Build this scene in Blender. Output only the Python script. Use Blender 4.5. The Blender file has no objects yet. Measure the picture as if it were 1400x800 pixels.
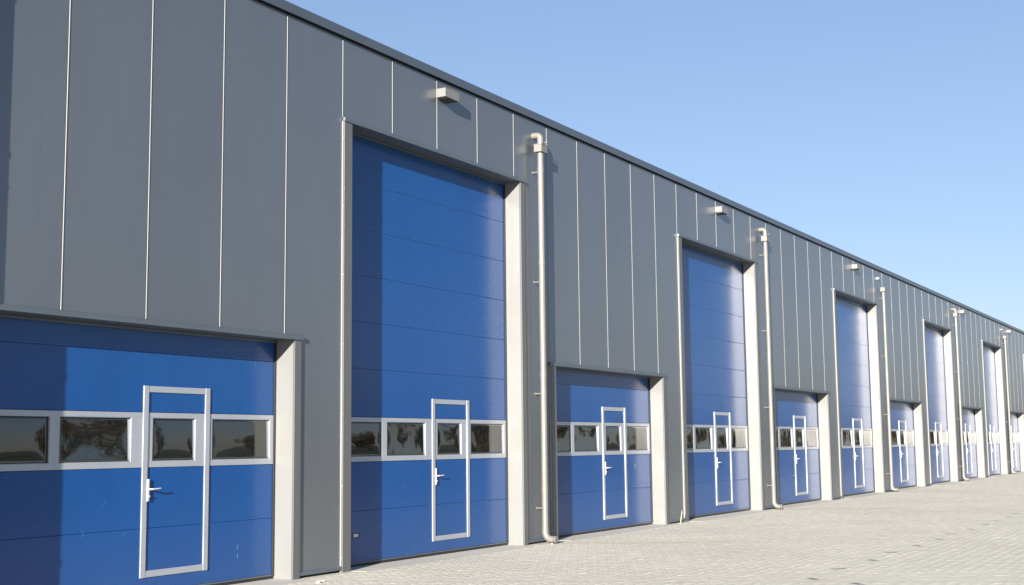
import bpy, bmesh, math, random
import numpy as np
from mathutils import Vector, Matrix

random.seed(7)
scene = bpy.context.scene
COL = scene.collection

# ------------------------------------------------------------------ camera
cam_data = bpy.data.cameras.new('camera')
cam = bpy.data.objects.new('camera', cam_data)
COL.objects.link(cam)
scene.camera = cam
cam_data.sensor_width = 36.0
cam_data.lens = 1764.555 / 1400.0 * 36.0
cam_data.clip_start = 0.1
cam_data.clip_end = 3000.0
_yaw, _pitch, _roll = math.radians(60.118), math.radians(6.735), math.radians(-0.602)
_fw = Vector((math.sin(_yaw) * math.cos(_pitch), math.cos(_yaw) * math.cos(_pitch), math.sin(_pitch)))
_r = Vector((math.cos(_yaw), -math.sin(_yaw), 0.0))
_u = _r.cross(_fw)
_r2 = _r * math.cos(_roll) + _u * math.sin(_roll)
_u2 = _u * math.cos(_roll) - _r * math.sin(_roll)
_m = Matrix((_r2, _u2, -_fw)).transposed().to_4x4()
_m.translation = Vector((-8.9192, -10.3565, 1.6028))
cam.matrix_world = _m

# ------------------------------------------------------------------ light
SUN_TO = Vector((3.62, 1.0, -0.85)).normalized()          # the way the light travels
_el = math.asin(-SUN_TO.z)
_az = math.atan2(-SUN_TO.x, -SUN_TO.y)                     # clockwise from +Y
world = bpy.data.worlds.new('World')
scene.world = world
world.use_nodes = True
wn = world.node_tree
bg = wn.nodes['Background']
sky = wn.nodes.new('ShaderNodeTexSky')
sky.sky_type = 'NISHITA'
sky.sun_disc = False
sky.sun_elevation = _el
sky.sun_rotation = _az % (2 * math.pi)
sky.altitude = 0
sky.air_density = 1.0
sky.dust_density = 0.3
sky.ozone_density = 4.0
gam = wn.nodes.new('ShaderNodeGamma')                       # softer sky gradient
gam.inputs[1].default_value = 0.65
wn.links.new(sky.outputs[0], gam.inputs[0])
tint = wn.nodes.new('ShaderNodeMix')
tint.data_type = 'RGBA'
tint.blend_type = 'MULTIPLY'
tint.inputs[0].default_value = 1.0
tint.inputs[7].default_value = (1.0, 0.945, 1.05, 1)
wn.links.new(gam.outputs[0], tint.inputs[6])
wn.links.new(tint.outputs[2], bg.inputs[0])
bg.inputs[1].default_value = 0.095

sun_data = bpy.data.lights.new('sun', 'SUN')
sun_data.energy = 5.0
sun_data.angle = math.radians(0.5)
sun_data.color = (1.0, 0.93, 0.83)
sun = bpy.data.objects.new('sun', sun_data)
COL.objects.link(sun)
sun.rotation_mode = 'QUATERNION'
sun.rotation_quaternion = SUN_TO.to_track_quat('-Z', 'Y')
sun.location = (-20, -10, 15)

scene.view_settings.view_transform = 'Standard'
scene.view_settings.look = 'None'
scene.view_settings.exposure = 1.55
scene.view_settings.gamma = 1.0
scene.cycles.blur_glossy = 1.0
scene.cycles.sample_clamp_indirect = 8.0


# ------------------------------------------------------------------ materials
def mat(name):
    m = bpy.data.materials.new(name)
    m.use_nodes = True
    return m, m.node_tree.nodes, m.node_tree.links, m.node_tree.nodes['Principled BSDF']


def noise(nodes, links, scale, detail=4.0, rough=0.55, vec=None, stretch=None):
    tc = nodes.new('ShaderNodeTexCoord')
    n = nodes.new('ShaderNodeTexNoise')
    n.inputs['Scale'].default_value = scale
    n.inputs['Detail'].default_value = detail
    n.inputs['Roughness'].default_value = rough
    src = tc.outputs['Object'] if vec is None else vec
    if stretch:
        mp = nodes.new('ShaderNodeMapping')
        mp.inputs['Scale'].default_value = stretch
        links.new(src, mp.inputs[0])
        src = mp.outputs[0]
    links.new(src, n.inputs['Vector'])
    return n


def world_pos(nodes):
    return nodes.new('ShaderNodeNewGeometry').outputs['Position']


def ramp(nodes, links, src, p0, c0, p1, c1):
    r = nodes.new('ShaderNodeValToRGB')
    r.color_ramp.elements[0].position = p0
    r.color_ramp.elements[1].position = p1
    r.color_ramp.elements[0].color = (*c0, 1)
    r.color_ramp.elements[1].color = (*c1, 1)
    links.new(src, r.inputs[0])
    return r


def mixrgb(nodes, links, blend, fac, a, b):
    n = nodes.new('ShaderNodeMix')
    n.data_type = 'RGBA'
    n.blend_type = blend
    for val, sock in ((fac, n.inputs[0]), (a, n.inputs[6]), (b, n.inputs[7])):
        if hasattr(val, 'is_linked'):
            links.new(val, sock)
        elif isinstance(val, tuple):
            sock.default_value = (*val, 1)
        else:
            sock.default_value = val
    return n.outputs[2]


def bump(nodes, links, bsdf, height, strength, dist):
    b = nodes.new('ShaderNodeBump')
    b.inputs['Strength'].default_value = strength
    b.inputs['Distance'].default_value = dist
    links.new(height, b.inputs['Height'])
    links.new(b.outputs[0], bsdf.inputs['Normal'])


def rough_var(nodes, links, bsdf, src, lo, hi):
    mr = nodes.new('ShaderNodeMapRange')
    mr.inputs[3].default_value = lo
    mr.inputs[4].default_value = hi
    links.new(src, mr.inputs[0])
    links.new(mr.outputs[0], bsdf.inputs['Roughness'])


def paint(name, col, metallic, r_lo, r_hi, var=0.06, per_object=0.0, wave=0.0):
    m, N, L, b = mat(name)
    wp = world_pos(N)
    n1 = noise(N, L, 0.9, 5, 0.6, wp, (1.6, 1, 0.5))
    c = ramp(N, L, n1.outputs[0], 0.3, tuple(x * (1 - var) for x in col), 0.7, tuple(x * (1 + var) for x in col)).outputs[0]
    # thin rain streaks running down the sheet
    n2 = noise(N, L, 3.0, 3, 0.6, wp, (6, 6, 0.12))
    st = ramp(N, L, n2.outputs[0], 0.60, (1, 1, 1), 0.78, (0.86, 0.86, 0.85)).outputs[0]
    c = mixrgb(N, L, 'MULTIPLY', 0.8, c, st)
    if per_object:
        oi = N.new('ShaderNodeObjectInfo')
        pr = ramp(N, L, oi.outputs['Random'], 0.0, (1 - per_object,) * 3, 1.0, (1 + per_object,) * 3).outputs[0]
        c = mixrgb(N, L, 'MULTIPLY', 1.0, c, pr)
    L.new(c, b.inputs['Base Color'])
    b.inputs['Metallic'].default_value = metallic
    rough_var(N, L, b, n1.outputs[0], r_lo, r_hi)
    if wave:
        n3 = noise(N, L, 1.4, 2, 0.5, wp, (1, 1, 0.6))
        bump(N, L, b, n3.outputs[0], 0.5, wave)
    return m


M = {}
M['panel'] = paint('grey_panel_paint', (0.168, 0.182, 0.200), 0.6, 0.27, 0.34, 0.04, 0.03, 0.012)
M['trim'] = paint('grey_trim_paint', (0.112, 0.116, 0.117), 0.2, 0.42, 0.50, 0.05)
M['jamb'] = paint('sunlit_jamb_paint', (0.208, 0.210, 0.204), 0.15, 0.30, 0.38, 0.05)  # trim grey lightened: sunshine on the jamb faces is put into this colour
M['flash'] = paint('grey_flashing_paint', (0.13, 0.15, 0.17), 0.5, 0.36, 0.46, 0.05)
M['coping'] = paint('grey_coping_paint', (0.115, 0.135, 0.158), 0.6, 0.34, 0.44, 0.05)
M['strip'] = paint('pale_joint_and_lit_edge', (0.27, 0.27, 0.262), 0.0, 0.6, 0.7, 0.05)  # seam strips, and the painted sunlit side of the opening trims
M['blue'] = paint('blue_door_paint', (0.005, 0.058, 0.215), 0.0, 0.17, 0.22, 0.05, 0.0, 0.002)
M['blue'].node_tree.nodes['Principled BSDF'].inputs['IOR'].default_value = 1.48


def door_dust(m):
    """splash dirt at the foot of the doors and a few pale handling scuffs"""
    N, L = m.node_tree.nodes, m.node_tree.links
    b = N['Principled BSDF']
    src = b.inputs['Base Color'].links[0].from_socket
    wp = world_pos(N)
    sep = N.new('ShaderNodeSeparateXYZ'); L.new(wp, sep.inputs[0])
    mr = N.new('ShaderNodeMapRange'); L.new(sep.outputs[2], mr.inputs[0])
    mr.inputs[1].default_value = 0.0; mr.inputs[2].default_value = 0.75; mr.inputs[3].default_value = 0.25; mr.inputs[4].default_value = 0.0
    n = noise(N, L, 2.2, 6, 0.7, wp, (1, 1, 1.6))
    mu = N.new('ShaderNodeMath'); mu.operation = 'MULTIPLY'; L.new(mr.outputs[0], mu.inputs[0]); L.new(n.outputs[0], mu.inputs[1])
    c = mixrgb(N, L, 'MIX', mu.outputs[0], src, (0.08, 0.10, 0.15))
    n2 = noise(N, L, 9.0, 2, 0.5, wp, (1, 1, 0.35))
    sc = ramp(N, L, n2.outputs[0], 0.735, (0, 0, 0), 0.79, (0.18, 0.18, 0.18)).outputs[0]
    c = mixrgb(N, L, 'MIX', sc, c, (0.12, 0.19, 0.36))
    L.new(c, b.inputs['Base Color'])


door_dust(M['blue'])
M['alu'] = paint('satin_aluminium', (0.36, 0.385, 0.43), 0.35, 0.30, 0.40, 0.04)
M['pipe'] = paint('off_white_pipe_coat', (0.17, 0.166, 0.152), 0.1, 0.38, 0.5, 0.06)
M['white'] = paint('white_plastic', (0.46, 0.46, 0.45), 0.0, 0.3, 0.4, 0.03)
M['scuff'] = paint('faint_scuff', (0.10, 0.17, 0.33), 0.0, 0.4, 0.5, 0.1)
M['rubber'] = paint('black_rubber', (0.015, 0.015, 0.016), 0.0, 0.5, 0.7, 0.1)
M['core'] = paint('dark_wall_core', (0.05, 0.05, 0.05), 0.0, 0.7, 0.9, 0.1)
M['roof'] = paint('roof_membrane', (0.10, 0.10, 0.10), 0.0, 0.7, 0.9, 0.2)
M['lamp_body'] = paint('light_grey_lamp_housing', (0.17, 0.172, 0.17), 0.1, 0.4, 0.5, 0.04)
M['lamp_glass'] = paint('smoked_lamp_glass', (0.03, 0.03, 0.03), 0.0, 0.15, 0.25, 0.1)


def glass_mat():
    m, N, L, b = mat('dark_window_glass')
    b.inputs['Base Color'].default_value = (0.006, 0.008, 0.010, 1)
    b.inputs['Roughness'].default_value = 0.03
    b.inputs['IOR'].default_value = 1.95
    n = noise(N, L, 2.2, 2, 0.5, world_pos(N))
    bump(N, L, b, n.outputs[0], 0.15, 0.02)
    return m


M['glass'] = glass_mat()


def paver_mat(name, col, dark=False):
    m, N, L, b = mat(name)
    wp = world_pos(N)
    g = N.new('ShaderNodeNewGeometry')
    oi = N.new('ShaderNodeObjectInfo')
    add = N.new('ShaderNodeMath'); add.operation = 'ADD'
    L.new(g.outputs['Random Per Island'], add.inputs[0])
    L.new(oi.outputs['Random'], add.inputs[1])
    fr = N.new('ShaderNodeMath'); fr.operation = 'FRACT'
    L.new(add.outputs[0], fr.inputs[0])
    c = ramp(N, L, fr.outputs[0], 0.0, tuple(x * 0.975 for x in col), 1.0, tuple(x * 1.025 for x in col)).outputs[0]
    n1 = noise(N, L, 0.35, 6, 0.6, wp)
    pat = ramp(N, L, n1.outputs[0], 0.32, (0.93, 0.92, 0.90), 0.66, (1.05, 1.05, 1.045)).outputs[0]
    c = mixrgb(N, L, 'MULTIPLY', 1.0, c, pat)
    n2 = noise(N, L, 60.0, 4, 0.7, wp)
    gr = ramp(N, L, n2.outputs[0], 0.3, (0.95, 0.95, 0.95), 0.7, (1.04, 1.04, 1.04)).outputs[0]
    c = mixrgb(N, L, 'MULTIPLY', 1.0, c, gr)
    # brown stains washed out across the yard from the foot of every downpipe
    sep = N.new('ShaderNodeSeparateXYZ'); L.new(wp, sep.inputs[0])
    ph = N.new('ShaderNodeMath'); ph.operation = 'SUBTRACT'; L.new(sep.outputs[0], ph.inputs[0]); ph.inputs[1].default_value = 9.9
    n4 = noise(N, L, 0.8, 4, 0.6, wp)
    wob = N.new('ShaderNodeMath'); wob.operation = 'MULTIPLY_ADD'; L.new(n4.outputs[0], wob.inputs[0]); wob.inputs[1].default_value = 1.6; wob.inputs[2].default_value = -0.8
    ph2 = N.new('ShaderNodeMath'); ph2.operation = 'ADD'; L.new(ph.outputs[0], ph2.inputs[0]); L.new(wob.outputs[0], ph2.inputs[1])
    sl = N.new('ShaderNodeMath'); sl.operation = 'MULTIPLY_ADD'; L.new(sep.outputs[1], sl.inputs[0]); sl.inputs[1].default_value = 0.55; L.new(ph2.outputs[0], sl.inputs[2])
    md = N.new('ShaderNodeMath'); md.operation = 'PINGPONG'; L.new(sl.outputs[0], md.inputs[0]); md.inputs[1].default_value = 5.75
    st = ramp(N, L, md.outputs[0], 0.12, (1, 1, 1), 0.5, (0, 0, 0))
    st.color_ramp.interpolation = 'EASE'
    near = N.new('ShaderNodeMapRange'); L.new(sep.outputs[1], near.inputs[0])
    near.inputs[1].default_value = -4.5; near.inputs[2].default_value = -0.2; near.inputs[3].default_value = 0.0; near.inputs[4].default_value = 0.55
    fac = N.new('ShaderNodeMath'); fac.operation = 'MULTIPLY'; L.new(st.outputs[0], fac.inputs[0]); L.new(near.outputs[0], fac.inputs[1])
    c = mixrgb(N, L, 'MULTIPLY', fac.outputs[0], c, (0.80, 0.74, 0.64))
    L.new(c, b.inputs['Base Color'])
    b.inputs['Roughness'].default_value = 0.85
    bump(N, L, b, n2.outputs[0], 0.2, 0.0015)
    return m


M['paver'] = paver_mat('concrete_paver', (0.516, 0.490, 0.415))
M['paver_dark'] = paver_mat('dark_concrete_paver', (0.20, 0.19, 0.18))
M['sand'] = paver_mat('jointing_sand', (0.44, 0.42, 0.37))
M['slab'] = paver_mat('threshold_concrete', (0.44, 0.425, 0.38))


def simple(name, c0, c1, scale, r=0.9):
    m, N, L, b = mat(name)
    n = noise(N, L, scale, 5, 0.6, world_pos(N))
    L.new(ramp(N, L, n.outputs[0], 0.3, c0, 0.7, c1).outputs[0], b.inputs['Base Color'])
    b.inputs['Roughness'].default_value = r
    return m


M['grass'] = simple('field_grass', (0.05, 0.06, 0.02), (0.08, 0.08, 0.035), 0.4)
M['leaf'] = simple('autumn_foliage', (0.028, 0.034, 0.012), (0.13, 0.075, 0.022), 0.16)
M['bark'] = simple('bark', (0.06, 0.05, 0.04), (0.10, 0.08, 0.06), 3)
M['straw'] = simple('dry_straw', (0.35, 0.28, 0.16), (0.45, 0.38, 0.24), 20)
M['stone'] = simple('pale_stone', (0.45, 0.43, 0.4), (0.6, 0.58, 0.53), 30)
M['sticker'] = simple('sticker_white', (0.6, 0.6, 0.6), (0.7, 0.7, 0.7), 60, 0.4)


# ------------------------------------------------------------------ mesh helpers
def box(bm, x0, x1, y0, y1, z0, z1, bev=0.0):
    v = [bm.verts.new((x, y, z)) for z in (z0, z1) for y in (y0, y1) for x in (x0, x1)]
    fs = [(0, 2, 3, 1), (4, 5, 7, 6), (0, 1, 5, 4), (2, 6, 7, 3), (0, 4, 6, 2), (1, 3, 7, 5)]
    faces = [bm.faces.new([v[i] for i in f]) for f in fs]
    if bev:
        es = list({e for f in faces for e in f.edges})
        bmesh.ops.bevel(bm, geom=es, offset=bev, segments=2, affect='EDGES', profile=0.6)


def prism(bm, pts, y0, y1, bev=0.0):
    """an XZ outline (counter-clockwise seen from -Y) pushed back along +Y"""
    a = [bm.verts.new((x, y0, z)) for x, z in pts]
    b = [bm.verts.new((x, y1, z)) for x, z in pts]
    n = len(pts)
    front = bm.faces.new(a)
    bm.faces.new(list(reversed(b)))
    for i in range(n):
        j = (i + 1) % n
        bm.faces.new([a[j], a[i], b[i], b[j]])
    if bev:
        bmesh.ops.bevel(bm, geom=list(front.edges), offset=bev, segments=2, affect='EDGES')


def tube(bm, pts, r, seg=16, caps=True, radii=None):
    pts = [Vector(p) for p in pts]
    rings = []
    prev_n = None
    for i, p in enumerate(pts):
        t = (pts[min(i + 1, len(pts) - 1)] - pts[max(i - 1, 0)]).normalized()
        if prev_n is None:
            ref = Vector((1, 0, 0)) if abs(t.x) < 0.9 else Vector((0, 1, 0))
            nrm = (ref - t * ref.dot(t)).normalized()
        else:
            nrm = (prev_n - t * prev_n.dot(t)).normalized()
        prev_n = nrm
        bn = t.cross(nrm)
        rr = radii[i] if radii else r
        rings.append([bm.verts.new(p + (nrm * math.cos(2 * math.pi * k / seg) + bn * math.sin(2 * math.pi * k / seg)) * rr) for k in range(seg)])
    for a, b in zip(rings, rings[1:]):
        for k in range(seg):
            bm.faces.new([a[k], a[(k + 1) % seg], b[(k + 1) % seg], b[k]])
    if caps:
        bm.faces.new(list(reversed(rings[0])))
        bm.faces.new(rings[-1])


def to_mesh(bm, name, material, smooth=False):
    bmesh.ops.recalc_face_normals(bm, faces=bm.faces[:])
    me = bpy.data.meshes.new(name)
    bm.to_mesh(me)
    bm.free()
    mats = material if isinstance(material, (list, tuple)) else [material]
    for m in mats:
        me.materials.append(m)
    if smooth:
        for p in me.polygons:
            p.use_smooth = True
        me.set_sharp_from_angle(angle=math.radians(40))
    return me


def obj(name, data, parent=None, loc=None):
    o = bpy.data.objects.new(name, data)
    COL.objects.link(o)
    if parent is not None:
        o.parent = parent
    if loc is not None:
        o.location = loc
    return o


def thing(name, label, cat, loc, group=None):
    o = obj(name, None, None, loc)
    o.empty_display_size = 0.3
    o['label'] = label
    o['category'] = cat
    if group:
        o['group'] = group
    return o


# ------------------------------------------------------------------ dimensions
U = 1.15
BAY = 10 * U
ZT, ZS, ZC = 5.93, 2.932, 7.085
C0, C1 = -8, 76                       # first and last panel columns
YD = 0.28                             # face of the doors
TALL = {4 + 10 * k: True for k in range(-1, 7)}
SMALL = {9 + 10 * k: False for k in range(-1, 7)}
OPEN = {}
OPEN.update(TALL)
OPEN.update(SMALL)


def span(s):
    return s * U + 0.183, (s + 4) * U + 0.172


building = thing('industrial_building', 'long grey panelled industrial building with blue overhead doors along a paved yard', 'building', (0, 0, 0))

# ------------------------------------------------------------------ ground
def sheet(name, x0, x1, y0, y1, z, m, nx=1, ny=1, kind='structure', parent=None):
    bm = bmesh.new()
    bm_v = [[bm.verts.new((x0 + (x1 - x0) * i / nx, y0 + (y1 - y0) * j / ny, z)) for i in range(nx + 1)] for j in range(ny + 1)]
    for j in range(ny):
        for i in range(nx):
            bm.faces.new([bm_v[j][i], bm_v[j][i + 1], bm_v[j + 1][i + 1], bm_v[j + 1][i]])
    o = obj(name, to_mesh(bm, name, m), parent)
    o['kind'] = kind
    return o


ground = sheet('ground', -1200, 1200, -1200, 1200, -0.05, M['grass'])
yard = sheet('pavement', -60, 140, -11.2, 29.5, -0.0012, M['sand'])

# herringbone pavers laid at 45 degrees to the facade
W = 0.1055
GAPP = 0.0014
rng = np.random.default_rng(3)
px0, px1, py0, py1 = -8.0, 64.0, -11.1, -0.012
cand = []
c45 = math.sqrt(0.5)
half = int(60 / W)
ii, jj = np.meshgrid(np.arange(-700, 700), np.arange(-700, 700), indexing='ij')
kk = np.mod(ii - jj, 4)


def to_world(cx, cy):
    x = (cx - cy) * c45 + 28.0
    y = (cx + cy) * c45 - 5.5
    return x, y


ah = kk == 0
hx, hy = (ii[ah] + 1.0) * W, (jj[ah] + 0.5) * W
av = kk == 2
vx, vy = (ii[av] + 0.5) * W, (jj[av]) * W
ccx = np.concatenate([hx, vx]); ccy = np.concatenate([hy, vy])
ori = np.concatenate([np.zeros(len(hx)), np.ones(len(vx))])
wx, wy = to_world(ccx, ccy)
# the wedge of yard the camera can see, with room for a step to the side
ok = (wx > px0) & (wx < px1) & (wy > py0 - 0.0) & (wy < -0.10)
lim = np.where(wx < 6, -11.0, -11.0 + (wx - 6) * 0.12)
ok &= wy > lim
wx, wy, ori = wx[ok], wy[ok], ori[ok]
# leave the thresholds free
free = np.ones(len(wx), bool)
for s in OPEN:
    a, b = span(s)
    free &= ~((wx > a - 0.06) & (wx < b + 0.06) & (wy > -0.30))
wx, wy, ori = wx[free], wy[free], ori[free]

# dark marker pavers: two dotted rows parallel to the facade
dark_idx = []
for y_row, x_start, step, n in ((-5.635, 6.18, 1.3775, 17), (-6.32, 5.88, 60, 1)):
    for i in range(n):
        d = (wx - (x_start + i * step)) ** 2 + (wy - y_row) ** 2 + ori * 0.01
        dark_idx.append(int(np.argmin(d)))
dark_idx = list(dict.fromkeys(dark_idx))

# the pavers that show largest: nearest to the camera inside the frame
vis = []
fwv = np.array(_fw); r2 = np.array(_r2); u2 = np.array(_u2); cp = np.array(_m.translation)
P3 = np.stack([wx, wy, np.zeros_like(wx)], 1) - cp
dep = P3 @ fwv
sx = (P3 @ r2) / dep * 1764.555
sy = -(P3 @ u2) / dep * 1764.555
inside = (dep > 1) & (np.abs(sx) < 695) & (sy < 395)
order = np.argsort(np.where(inside, dep, 1e9))
single = [int(i) for i in order if int(i) not in dark_idx][:300 - len(dark_idx)]
single_set = set(single) | set(dark_idx)


def paver_arrays(n):
    L, Wd, ch = 2 * W - GAPP, W - GAPP, 0.0018
    outer = np.array([(-L / 2, -Wd / 2, -0.006), (L / 2, -Wd / 2, -0.006), (L / 2, Wd / 2, -0.006), (-L / 2, Wd / 2, -0.006)])
    mid = outer.copy(); mid[:, 2] = -0.0003
    inner = np.array([(-L / 2 + ch, -Wd / 2 + ch, 0), (L / 2 - ch, -Wd / 2 + ch, 0), (L / 2 - ch, Wd / 2 - ch, 0), (-L / 2 + ch, Wd / 2 - ch, 0)])
    v = np.concatenate([outer, mid, inner])
    f = [(8, 9, 10, 11)]
    for a, b in ((0, 4), (4, 8)):
        for k in range(4):
            f.append((a + k, a + (k + 1) % 4, b + (k + 1) % 4, b + k))
    return v, np.array(f)


pv, pf = paver_arrays(0)
ang = np.where(ori == 0, math.pi / 4, 3 * math.pi / 4)
pz = rng.normal(0, 0.0003, len(wx))
tx, ty = rng.normal(0, 0.0010, len(wx)), rng.normal(0, 0.0010, len(wx))
rest = np.array([i for i in range(len(wx)) if i not in single_set])
ca, sa = np.cos(ang[rest]), np.sin(ang[rest])
V = np.empty((len(rest), len(pv), 3))
lx, ly = pv[None, :, 0], pv[None, :, 1]
V[:, :, 0] = wx[rest][:, None] + ca[:, None] * lx - sa[:, None] * ly
V[:, :, 1] = wy[rest][:, None] + sa[:, None] * lx + ca[:, None] * ly
V[:, :, 2] = pv[None, :, 2] + pz[rest][:, None] + lx * tx[rest][:, None] + ly * ty[rest][:, None]
F = (pf[None] + (np.arange(len(rest)) * len(pv))[:, None, None]).reshape(-1, 4)
me = bpy.data.meshes.new('pavers')
me.vertices.add(V.shape[0] * V.shape[1])
me.vertices.foreach_set('co', V.reshape(-1))
me.loops.add(F.size)
me.loops.foreach_set('vertex_index', F.reshape(-1).astype(np.int32))
me.polygons.add(len(F))
me.polygons.foreach_set('loop_start', (np.arange(len(F)) * 4).astype(np.int32))
me.update(calc_edges=True)
me.materials.append(M['paver'])
po = obj('pavers', me, yard)
po['kind'] = 'stuff'

one = bpy.data.meshes.new('paver')
one.from_pydata([tuple(v) for v in pv], [], [tuple(int(q) for q in f) for f in pf])
one.materials.append(M['paver'])
one_dark = one.copy()
one_dark.materials[0] = M['paver_dark']
for i in single + dark_idx:
    o = obj('paver', one_dark if i in dark_idx else one, yard)
    o.location = (wx[i], wy[i], pz[i])
    o.rotation_euler = (ty[i], -tx[i], ang[i])
    if i in dark_idx:
        o['label'] = 'dark grey marker paver'


# ------------------------------------------------------------------ facade
def part(name, bm, m, parent=building, smooth=False, loc=None):
    return obj(name, to_mesh(bm, name, m, smooth), parent, loc)


# wall core behind the cladding, roof deck and the far walls
bm = bmesh.new()
xs0, xs1 = C0 * U, C1 * U
for s in range(-6, 76, 5):
    pass
cuts = sorted((span(s) + (OPEN[s],)) for s in OPEN)
x = xs0 + 0.02
for a, b, tall in cuts:
    box(bm, x, a - 0.03, 0.062, 0.26, 0.0, 7.0)
    box(bm, a - 0.03, b + 0.03, 0.062, 0.26, (ZT if tall else ZS) + 0.03, 7.0)
    x = b + 0.03
box(bm, x, xs1 - 0.02, 0.062, 0.26, 0.0, 7.0)
part('wall_core', bm, M['core'])
bm = bmesh.new()
box(bm, xs0, xs0 + 0.12, 0.264, 29, 0, 7.0)
box(bm, xs1 - 0.12, xs1, 0.264, 29, 0, 7.0)
box(bm, xs0 + 0.123, xs1 - 0.123, 28.88, 29, 0, 7.0)
part('rear_wall', bm, M['panel'])
bm = bmesh.new()
box(bm, xs0 + 0.01, xs1 - 0.01, 0.10, 28.9, 7.004, 7.09)
part('roof', bm, M['roof'])

# coping: a folded cap with a drip edge
bm = bmesh.new()
prof = [(-0.055, 7.085), (-0.055, 7.205), (-0.049, 7.214), (0.30, 7.235), (0.30, 7.095), (0.062, 7.095), (0.062, 7.10), (-0.03, 7.10), (-0.045, 7.085)]
va = [bm.verts.new((xs0 - 0.03, y, z)) for y, z in prof]
vb = [bm.verts.new((xs1 + 0.03, y, z)) for y, z in prof]
for i in range(len(prof)):
    j = (i + 1) % len(prof)
    bm.faces.new([va[i], va[j], vb[j], vb[i]])
bm.faces.new(va)
bm.faces.new(list(reversed(vb)))
part('coping', bm, M['coping'])

# cladding panels, one part each, with the pale joint strip at its left edge
G = 0.008


def panel_outline(i):
    x0, x1 = i * U + G, (i + 1) * U - G
    zt, zb = 7.078, 0.062
    for s in OPEN:
        a, b = span(s)
        zl = (ZT if OPEN[s] else ZS) + 0.062
        if s <= i < s + 4:
            return [(x0, zl), (x1, zl), (x1, zt), (x0, zt)], zl
        if i == s + 4:
            bb = b + 0.02
            return [(bb, zb), (x1, zb), (x1, zt), (x0, zt), (x0, zl), (bb, zl)], zl
    return [(x0, zb), (x1, zb), (x1, zt), (x0, zt)], zb


shape_cache = {}
for i in range(C0, C1):
    pts, zlow = panel_outline(i)
    rel = tuple((round(px - i * U, 4), round(pz_, 4)) for px, pz_ in pts)
    if rel not in shape_cache:
        bm = bmesh.new()
        prism(bm, rel, 0.0, 0.06, 0.004)
        pm = to_mesh(bm, 'wall_panel', M['panel'])
        bm = bmesh.new()
        R = 0.006
        z0, z1 = zlow, 7.052
        prof = [(R * math.cos(math.pi * k / 6), -R * math.sin(math.pi * k / 6)) for k in range(7)]
        va = [bm.verts.new((x_, y_ - 0.001, z0)) for x_, y_ in prof]
        vb = [bm.verts.new((x_, y_ - 0.001, z1)) for x_, y_ in prof]
        for k in range(6):
            bm.faces.new([va[k], va[k + 1], vb[k + 1], vb[k]])
        bm.faces.new(va)
        bm.faces.new(list(reversed(vb)))
        sm = to_mesh(bm, 'joint_or_lit_edge', M['strip'], True)
        shape_cache[rel] = (pm, sm)
    pm, sm = shape_cache[rel]
    p = obj('wall_panel', pm, building, (i * U, 0, 0))
    obj('joint_or_lit_edge', sm, p)

# trims around every opening
def jamb(height, side):
    """side -1: left of the opening (origin at its left edge), +1: right"""
    bm = bmesh.new()
    if side < 0:
        box(bm, -0.174, 0.0, -0.03, -0.002, 0.0, height, 0.003)
    else:
        box(bm, 0.0, 0.128, -0.03, -0.002, 0.0, height, 0.003)
    if side < 0:
        box(bm, -0.020, 0.0, -0.002, 0.33, 0.0, height)
    else:
        box(bm, 0.0, 0.018, -0.002, 0.33, 0.0, height)
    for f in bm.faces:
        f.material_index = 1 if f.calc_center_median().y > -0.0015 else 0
    return to_mesh(bm, 'jamb_trim', [M['trim'], M['jamb']])


bm = bmesh.new()
tube(bm, [(-0.172, -0.022, 0), (-0.181, -0.022, 0)], 0.008, 8)
SCREW = to_mesh(bm, 'screw_head', M['strip'])


def lintel(wd):
    bm = bmesh.new()
    box(bm, -0.185, wd + 0.165, -0.045, -0.002, 0.0, 0.052, 0.003)
    box(bm, -0.185, wd + 0.165, -0.012, -0.002, 0.0525, 0.066)
    box(bm, 0.003, wd - 0.003, -0.002, 0.33, 0.002, 0.022)
    return to_mesh(bm, 'lintel_flashing', M['flash'])


WD = 4 * U - 0.011
EDGE = {}
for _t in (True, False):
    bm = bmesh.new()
    box(bm, -0.1905, -0.1745, -0.015, 0.004, 0.0, (ZT if _t else ZS) - 0.001, 0.0015)  # added pale edge, its colour stands in for sunlight on the trim's left side
    EDGE[_t] = to_mesh(bm, 'joint_or_lit_edge', M['strip'])
lint = lintel(WD)
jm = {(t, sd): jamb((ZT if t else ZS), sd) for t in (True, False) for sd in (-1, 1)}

bm = bmesh.new()
box(bm, 0.006, WD - 0.006, -0.28, 0.36, -0.03, 0.002, 0.0015)
slab_me = to_mesh(bm, 'threshold_slab', M['slab'])

# base flashing at the foot of the pillars
def base_flash(wd):
    bm = bmesh.new()
    pr = [(-0.004, 0.085), (-0.024, 0.068), (-0.026, 0.03), (-0.004, 0.028), (0.05, 0.028), (0.05, 0.085)]
    va = [bm.verts.new((0, y, z)) for y, z in pr]
    vb = [bm.verts.new((wd, y, z)) for y, z in pr]
    for i in range(len(pr)):
        j = (i + 1) % len(pr)
        bm.faces.new([va[i], va[j], vb[j], vb[i]])
    bm.faces.new(va)
    bm.faces.new(list(reversed(vb)))
    return to_mesh(bm, 'base_flashing', M['flash'])


pill = base_flash(U + 0.01 - 0.128 - 0.174 - 0.004)
pillar_gap = pill

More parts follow.
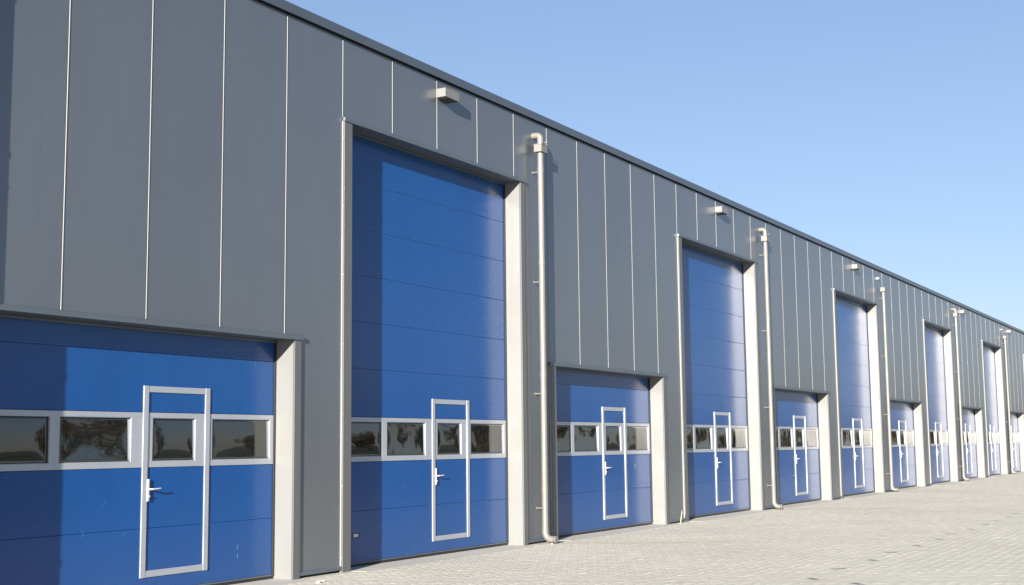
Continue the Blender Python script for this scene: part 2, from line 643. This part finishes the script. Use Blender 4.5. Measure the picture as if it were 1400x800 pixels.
# ------------------------------------------------------------------ doors
def section(z0, z1, ribs=True):
    """one ribbed door leaf section across the whole opening"""
    bm = bmesh.new()
    xa, xb = 0.012, WD - 0.030
    ys = YD
    rows = [(z0 + 0.0015, ys + 0.05), (z0 + 0.0015, ys + 0.003), (z0 + 0.005, ys)]
    n = max(2, int((z1 - z0) / 0.0285))
    st = (z1 - z0 - 0.012) / n
    for k in range(1, n):
        z = z0 + 0.006 + k * st
        rows += [(z - 0.0040, ys), (z, ys + 0.0012), (z + 0.0040, ys)]
    rows += [(z1 - 0.005, ys), (z1 - 0.0015, ys + 0.003), (z1 - 0.0015, ys + 0.05)]
    va = [bm.verts.new((xa, y, z)) for z, y in rows]
    vb = [bm.verts.new((xb, y, z)) for z, y in rows]
    for a, b, c, d in zip(va, vb, vb[1:], va[1:]):
        bm.faces.new([a, b, c, d])
    bm.faces.new(va)
    bm.faces.new(list(reversed(vb)))
    bm.faces.new([va[0], va[-1], vb[-1], vb[0]])
    return to_mesh(bm, 'door_section', M['blue'])


Z_J = [0.055, 0.737, 1.396, 2.003, 2.667, 3.314, 3.962, 4.614, 5.268, 5.96]
SEC = {}
for k, (z0, z1) in enumerate(zip(Z_J, Z_J[1:])):
    if k == 2:
        continue
    SEC[k] = section(z0, z1)
SEC['short_top'] = section(2.667, 2.97)

PANES = [(0.100, 1.115), (1.237, 2.212), (2.527, 3.195), (3.470, 4.492)]
GZ0, GZ1 = 1.463, 1.944


def window_frame():
    bm = bmesh.new()
    yf, yb = YD - 0.005, YD + 0.045
    xa, xb = 0.012, WD - 0.030
    box(bm, xa, xb, yf, yb, 1.399, GZ0, 0.003)
    box(bm, xa, xb, yf, yb, GZ1, 2.000, 0.003)
    edges = [xa] + [e for p in PANES for e in p] + [xb]
    for a, b in zip(edges[::2], edges[1::2]):
        box(bm, a, b, yf + 0.0015, yb, GZ0 - 0.002, GZ1 + 0.002, 0.002)
    # glazing beads
    for a, b in PANES:
        for (u0, u1, w0, w1) in ((a, a + 0.006, GZ0, GZ1), (b - 0.006, b, GZ0, GZ1), (a + 0.006, b - 0.006, GZ0, GZ0 + 0.006), (a + 0.006, b - 0.006, GZ1 - 0.006, GZ1)):
            box(bm, u0, u1, yf + 0.006, yb - 0.012, w0, w1)
    return to_mesh(bm, 'window_frame', M['alu'])


WF = window_frame()


def pane(a, b, bulge, skew, tilt=1.0):
    nx, nz = 24, 16
    bm = bmesh.new()
    w, h = b - a - 0.006, GZ1 - GZ0 - 0.006
    g = []
    for j in range(nz + 1):
        row = []
        for i in range(nx + 1):
            u, v = 2 * i / nx - 1, 2 * j / nz - 1
            s = (1 - u ** 4) * (1 - v * v) * (1 + skew * u * 0.5)
            row.append(bm.verts.new((a + 0.003 + w * i / nx, YD + 0.013 - bulge * s + math.tan(math.radians(tilt)) * v * h * 0.5, GZ0 + 0.003 + h * j / nz)))
        g.append(row)
    for j in range(nz):
        for i in range(nx):
            bm.faces.new([g[j][i], g[j][i + 1], g[j + 1][i + 1], g[j + 1][i]])
    # closed at the back so that the pane is a solid sealed unit
    cs = [g[0][0], g[0][nx], g[nz][nx], g[nz][0]]
    bk = [bm.verts.new((c.co.x, YD + 0.044, c.co.z)) for c in cs]
    loops = [[g[0][i] for i in range(nx + 1)], [g[j][nx] for j in range(nz + 1)], [g[nz][i] for i in range(nx, -1, -1)], [g[j][0] for j in range(nz, -1, -1)]]
    for k in range(4):
        bm.faces.new([bk[k]] + loops[k] + [bk[(k + 1) % 4]])
    bm.faces.new(list(reversed(bk)))
    me_ = to_mesh(bm, 'window_pane', M['glass'])
    for p in me_.polygons:
        if len(p.vertices) == 4:
            p.use_smooth = abs(p.normal.y) > 0.8 and p.area < 0.05
    return me_


# the sealed acrylic panes have been sucked in or blown out, each by its own amount
PANE_SETS = [
    [pane(*PANES[0], 0.005, 0.2, 1.0), pane(*PANES[1], -0.006, 0.1, 1.6), pane(*PANES[2], 0.006, -0.1, 1.2), pane(*PANES[3], 0.0045, 0.3, 0.9)],
    [pane(*PANES[0], -0.006, -0.2, 1.4), pane(*PANES[1], -0.0065, 0.2, 1.8), pane(*PANES[2], 0.0055, 0.2, 1.0), pane(*PANES[3], 0.004, 0.2, 0.9)],
    [pane(*PANES[0], 0.005, 0.3, 0.8), pane(*PANES[1], -0.005, -0.3, 1.0), pane(*PANES[2], 0.004, 0.1, 0.6), pane(*PANES[3], -0.003, 0.2, 0.5)],
]


def wicket_frame():
    bm = bmesh.new()
    x0, x1, z0, z1, w = 2.378, 3.420, 0.205, 2.297, 0.076
    yf, yb = YD - 0.015, YD + 0.002
    box(bm, x0, x0 + w, yf, yb, z0, z1, 0.006)
    box(bm, x1 - w, x1, yf, yb, z0, z1, 0.006)
    box(bm, x0 + w - 0.004, x1 - w + 0.004, yf + 0.003, yb, z1 - 0.072, z1 - 0.003, 0.006)
    box(bm, x0 + w - 0.004, x1 - w + 0.004, yf + 0.003, yb, z0 + 0.003, z0 + 0.075, 0.006)
    return to_mesh(bm, 'wicket_frame', M['alu'])


WK = wicket_frame()


def door_handle():
    bm = bmesh.new()
    x0 = 2.448
    box(bm, x0, x0 + 0.031, YD - 0.026, YD - 0.002, 1.030, 1.272, 0.006)
    tube(bm, [(x0 + 0.019, YD - 0.030, 1.162), (x0 + 0.019, YD - 0.058, 1.162), (x0 + 0.024, YD - 0.068, 1.162), (x0 + 0.040, YD - 0.071, 1.162),
              (x0 + 0.10, YD - 0.071, 1.164), (x0 + 0.155, YD - 0.068, 1.167)], 0.009, 10, True, [0.010, 0.009, 0.009, 0.009, 0.0085, 0.0075])
    tube(bm, [(x0 + 0.019, YD - 0.030, 1.085), (x0 + 0.019, YD - 0.038, 1.085)], 0.011, 10)
    return to_mesh(bm, 'door_handle', M['white'], True)


HD = door_handle()


def bottom_rail():
    bm = bmesh.new()
    box(bm, 0.012, WD - 0.030, YD - 0.004, YD + 0.04, 0.036, 0.055, 0.002)
    return to_mesh(bm, 'bottom_rail', M['flash'])


def bottom_seal():
    bm = bmesh.new()
    box(bm, 0.008, WD - 0.010, YD - 0.008, YD + 0.036, 0.003, 0.0355)
    return to_mesh(bm, 'bottom_seal', M['rubber'])


def side_seal(h, left):
    bm = bmesh.new()
    if left:
        box(bm, 0.001, 0.010, YD - 0.018, YD + 0.05, 0.034, h - 0.002)
    else:
        box(bm, WD - 0.027, WD - 0.001, YD - 0.018, YD + 0.05, 0.034, h - 0.002)
    return to_mesh(bm, 'side_seal', M['rubber'])


def top_rail(h):
    bm = bmesh.new()
    box(bm, 0.03, WD - 0.03, YD - 0.030, YD - 0.008, h - 0.030, h - 0.001, 0.003)
    return to_mesh(bm, 'top_seal_rail', M['flash'])


def backing(h):
    bm = bmesh.new()
    box(bm, -0.015, WD + 0.015, YD + 0.052, YD + 0.075, 0.0, h + 0.06)
    return to_mesh(bm, 'overhead_door', M['blue'])


BR, BS = bottom_rail(), bottom_seal()
SS = {(t, q): side_seal(ZT if t else ZS, q) for t in (True, False) for q in (True, False)}
TR = {True: top_rail(ZT), False: top_rail(ZS)}
BK = {True: backing(ZT), False: backing(ZS)}

first_tall_left = None
for n, s in enumerate(sorted(OPEN)):
    tall = OPEN[s]
    a, b = span(s)
    h = ZT if tall else ZS
    d = obj('overhead_door', BK[tall], building, (a, 0, 0))
    d['label'] = ('tall blue overhead door with a white framed wicket door and a row of four windows' if tall
                  else 'short blue overhead door with a white framed wicket door and a row of four windows')
    keys = [0, 1, 3, 4, 5, 6, 7, 8] if tall else [0, 1, 3, 'short_top']
    for k in keys:
        obj('door_section', SEC[k], d)
    obj('window_frame', WF, d)
    for pm in PANE_SETS[[1, 0, 2][n % 3]] if s != -1 else PANE_SETS[0]:
        obj('window_pane', pm, d)
    obj('wicket_frame', WK, d)
    obj('door_handle', HD, d)
    obj('bottom_rail', BR, d)
    obj('bottom_seal', BS, d)
    obj('side_seal', SS[(tall, True)], d)
    obj('side_seal', SS[(tall, False)], d)
    obj('top_seal_rail', TR[tall], d)
    marks = {9: [(3.80, 1.14, 0.07, 0.02)], -1: [(3.93, 0.30, 0.06, 0.0), (3.93, 0.40, 0.06, 0.004)]}.get(s, [])
    for mx, mz, ln, lean in marks:
        bm = bmesh.new()
        prism(bm, [(0, 0), (0.010, 0), (0.012 + lean, ln * 0.6), (0.008 + lean, ln), (lean, ln * 0.7)], 0.0, 0.002)
        obj('scuff_mark', to_mesh(bm, 'scuff_mark', M['white'] if s == 9 else M['scuff']), d, (mx, YD - 0.0008, mz))
    if s == 4:
        bm = bmesh.new()
        box(bm, 0.455, 0.600, YD - 0.003, YD + 0.001, 0.385, 0.445)
        pl = obj('rating_plate', to_mesh(bm, 'rating_plate', M['rubber']), d)
        pl['label'] = 'small white edged rating plate near the foot of the door'
        bm = bmesh.new()
        for q in range(3):
            box(bm, 0.465 + q * 0.036, 0.495 + q * 0.036, YD - 0.0045, YD - 0.0028, 0.395, 0.435)
        me2 = to_mesh(bm, 'rating_plate', M['sticker'])
        bm = bmesh.new(); bm.from_mesh(pl.data); nf = len(bm.faces); bm.from_mesh(me2)
        bm.faces.ensure_lookup_table()
        for f in bm.faces[nf:]:
            f.material_index = 1
        bm.to_mesh(pl.data); bm.free(); pl.data.materials.append(M['sticker'])
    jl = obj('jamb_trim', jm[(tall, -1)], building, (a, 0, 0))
    obj('joint_or_lit_edge', EDGE[tall], jl)
    for q in range(int((h - 0.3) / 0.92) + 1):
        obj('screw_head', SCREW, jl, (0, 0, 0.18 + 0.92 * q))
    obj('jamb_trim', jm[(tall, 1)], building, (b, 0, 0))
    obj('lintel_flashing', lint, building, (a, 0, h))
    obj('threshold_slab', slab_me, building, (a, 0, 0))
    obj('base_flashing', pillar_gap, building, (b + 0.130, 0, 0))

# ------------------------------------------------------------------ downpipes
PX, PY = 9.865, -0.145


def arc(c, r, a0, a1, plane, n=8):
    out = []
    for k in range(n + 1):
        t = a0 + (a1 - a0) * k / n
        out.append((c[0], c[1] + r * math.cos(t), c[2] + r * math.sin(t)))
    return out


def pipe_meshes():
    R = 0.0515
    D = {}
    bm = bmesh.new()
    tube(bm, [(0, PY, 0.185), (0, PY, 6.52)], R, 20)
    D['pipe'] = to_mesh(bm, 'pipe', M['pipe'], True)
    bm = bmesh.new()                     # socket joint
    tube(bm, [(0, PY, -0.035), (0, PY, 0.035)], R + 0.0045, 20)
    D['socket'] = to_mesh(bm, 'pipe_socket', M['pipe'], True)
    bm = bmesh.new()                     # shoe: turns out to the yard
    pts = [(0, PY, 0.25)] + arc((0, PY - 0.115, 0.185), 0.115, 0, -math.pi / 2, 'yz') + [(0, PY - 0.165, 0.070)]
    tube(bm, pts, R + 0.004, 20)
    D['shoe'] = to_mesh(bm, 'pipe_shoe', M['pipe'], True)
    bm = bmesh.new()
    y = PY - 0.165
    tube(bm, [(0, y, 0.070), (0, y - 0.012, 0.070)], R - 0.004, 20)
    D['gap'] = to_mesh(bm, 'shoe_gasket', M['rubber'], True)
    bm = bmesh.new()
    tube(bm, [(0, y - 0.012, 0.070), (0, y - 0.040, 0.070)], R + 0.004, 20)
    D['end'] = to_mesh(bm, 'shoe_collar', M['pipe'], True)
    bm = bmesh.new()                     # hopper box
    box(bm, -0.10, 0.125, -0.215, -0.075, 6.50, 6.625, 0.004)
    box(bm, -0.106, 0.131, -0.221, -0.069, 6.622, 6.634, 0.002)
    D['hopper'] = to_mesh(bm, 'hopper', M['pipe'])
    bm = bmesh.new()                     # bend from the wall down into the hopper
    pts = [(0, 0.0, 6.80), (0, PY + 0.065, 6.80)] + arc((0, PY + 0.065, 6.735), 0.065, math.pi / 2, math.pi, 'yz') + [(0, PY, 6.62)]
    tube(bm, pts, R + 0.003, 20)
    D['bend'] = to_mesh(bm, 'wall_bend', M['pipe'], True)
    bm = bmesh.new()                     # short spout instead of the bend
    box(bm, -0.055, 0.055, -0.050, 0.0, 6.80, 6.87, 0.004)
    D['spout'] = to_mesh(bm, 'wall_spout', M['panel'])
    bm = bmesh.new()
    tube(bm, [(0.07, -0.235, 6.70), (0.115, -0.12, 6.66), (0.115, -0.02, 6.66)], 0.008, 8)
    D['stay'] = to_mesh(bm, 'hopper_stay', M['strip'], True)
    bm = bmesh.new()                     # clamp: ring and stub to the wall
    tube(bm, [(0, PY, -0.014), (0, PY, 0.014)], R + 0.0035, 20)
    tube(bm, [(-0.02, PY + 0.04, 0), (-0.02, -0.014, 0)], 0.011, 8)
    tube(bm, [(-0.02, -0.014, 0), (-0.02, -0.001, 0)], 0.024, 8)
    D['clamp'] = to_mesh(bm, 'pipe_clamp', M['pipe'], True)
    return D


PM = pipe_meshes()
pipe_labels = {
    -1: 'off white downpipe on the wall left of the nearest short blue door',
    0: 'nearest off white downpipe, between the first tall door and the short door beside it',
    1: 'second off white downpipe with a curved top bend, right of the second tall door',
    2: 'third downpipe, ending in a plain hopper box, right of the third tall door',
    3: 'fourth downpipe with a curved top bend, right of the fourth tall door',
    4: 'farthest downpipe with a plain hopper box, right of the fifth tall door',
    5: 'downpipe beyond the sixth tall door, past the far end of the row',
}
for k, lab in pipe_labels.items():
    t = thing('downpipe', lab, 'downpipe', (PX + k * BAY + (0.24 if k < 0 else 0), 0, 0), 'downpipes along the grey facade')
    lower = -0.12 if k in (2, 4) else 0.0
    obj('pipe', PM['pipe'], t, (0, 0, lower * 1.0))
    for z in (4.62, 2.75, 6.20, 0.86):
        obj('pipe_socket', PM['socket'], t, (0, 0, z))
    sh = obj('pipe_shoe', PM['shoe'], t)
    obj('shoe_gasket', PM['gap'], sh)
    obj('shoe_collar', PM['end'], sh)
    obj('hopper', PM['hopper'], t, (0, 0, lower))
    if k in (2, 4):
        obj('wall_spout', PM['spout'], t, (-0.06, 0, -0.02))
    else:
        obj('wall_bend', PM['bend'], t)
        obj('hopper_stay', PM['stay'], t)
    for z in (6.165, 4.30, 2.44, 0.57):
        obj('pipe_clamp', PM['clamp'], t, (0, 0, z))

# ------------------------------------------------------------------ wall lamps
bm = bmesh.new()
box(bm, 0.0, 0.39, -0.168, -0.0005, 6.782, 6.915, 0.004)
lamp_body = to_mesh(bm, 'housing', M['lamp_body'])
bm = bmesh.new()
box(bm, 0.03, 0.36, -0.150, -0.020, 6.772, 6.7815)
lamp_lens = to_mesh(bm, 'lens', M['lamp_glass'])
for x, lab in ((6.88, 'box shaped grey wall lamp above the nearest tall door'),
               (18.36, 'box shaped grey wall lamp above the second tall door'),
               (29.72, 'box shaped wall lamp above the third tall door'),
               (46.0, 'box shaped wall lamp just right of the fourth downpipe'),
               (57.5, 'farthest box shaped wall lamp, just right of the fifth downpipe')):
    t = thing('wall_lamp', lab, 'wall lamp', (x, 0, 0), 'box lamps under the roof edge')
    obj('housing', lamp_body, t)
    obj('lens', lamp_lens, t)

# ------------------------------------------------------------------ small things on the ground
bm = bmesh.new()
tube(bm, [(0, 0, -0.01), (0.004, -0.01, 0.10), (0.03, -0.02, 0.22), (0.028, -0.02, 0.27)], 0.008, 7, True, [0.012, 0.010, 0.008, 0.003])
tube(bm, [(0.004, -0.012, 0.02), (-0.04, -0.03, 0.06), (-0.06, -0.05, 0.05)], 0.004, 6, True, [0.005, 0.004, 0.002])
w = obj('dry_weed_stalk', to_mesh(bm, 'dry_weed_stalk', M['straw'], True), None, (15.52, -0.16, 0))
w['label'] = 'dry straw coloured weed stalk at the foot of the pillar before second tall door'
w['category'] = 'weed'
stone_spots = [(3.47, -0.55, 0.05, 'small pale stone chip lying before the nearest grey pillar'),
               (3.62, -0.50, 0.03, 'tiny pale stone chip right of the larger chip by the nearest pillar'),
               (9.80, -0.30, 0.03, 'tiny white stone chip at the foot of the nearest downpipe')]
for x, y, r, lab in stone_spots:
    r *= 0.7
    bm = bmesh.new()
    bmesh.ops.create_icosphere(bm, subdivisions=2, radius=r)
    for v in bm.verts:
        v.co *= random.uniform(0.75, 1.1)
        v.co.z *= 0.5
        v.co.x *= 1.3
    o = obj('stone_chip', to_mesh(bm, 'stone_chip', M['stone']), None, (x, y, r * 0.35))
    o['label'] = lab
    o['category'] = 'stone'
    o['group'] = 'stone chips on the paving'

# ------------------------------------------------------------------ the wood across the yard (seen mirrored in the panes)
rg = np.random.default_rng(11)
Vs, Fs = [], []
nb = 0
bmt = bmesh.new()
for t in range(30):
    x = 10 + t * 13 + rg.uniform(-4, 4)
    y = -56 + rg.uniform(-5, 5) + min(24, t * 0.8)
    hgt = rg.uniform(4.5, 9.0)
    tube(bmt, [(x, y, -0.1), (x + 0.1, y, hgt * 0.35), (x - 0.1, y + 0.1, hgt * 0.75)], 0.25, 7, False, [0.3, 0.22, 0.08])
    nl = 1500
    nc = 22
    cl = np.stack([rg.normal(0, 1, nc), rg.normal(0, 1, nc), rg.normal(0, 1, nc)], 1)
    cl /= np.linalg.norm(cl, axis=1)[:, None]
    cl *= rg.uniform(0.3, 1, nc)[:, None] ** 0.5 * np.array([hgt * 0.34, hgt * 0.34, hgt * 0.38])
    cen = np.array([x, y, hgt * 0.58]) + cl[rg.integers(0, nc, nl)] + rg.normal(0, 0.55, (nl, 3))
    cen[:, 2] = np.maximum(cen[:, 2], 0.4)
    e1 = rg.normal(0, 1, (nl, 3)); e1 /= np.linalg.norm(e1, axis=1)[:, None]
    e2 = np.cross(e1, rg.normal(0, 1, (nl, 3))); e2 /= np.linalg.norm(e2, axis=1)[:, None]
    sz = rg.uniform(0.16, 0.34, (nl, 1))
    q = np.stack([cen - e1 * sz, cen + e2 * sz * 0.6, cen + e1 * sz, cen - e2 * sz * 0.6], 1)
    Vs.append(q.reshape(-1, 3)); Fs.append((np.arange(nl * 4).reshape(-1, 4) + nb)); nb += nl * 4
V2 = np.concatenate(Vs); F2 = np.concatenate(Fs)
lm = bpy.data.meshes.new('leaves')
lm.from_pydata(V2.tolist(), [], F2.tolist())
bmt.faces.ensure_lookup_table()
nt = len(bmt.faces)
for f in bmt.faces:
    f.material_index = 1
bmt.from_mesh(lm)
wood = obj('woodland', to_mesh(bmt, 'woodland', [M['leaf'], M['bark']]))
wood['kind'] = 'stuff'
bpy.data.meshes.remove(lm)
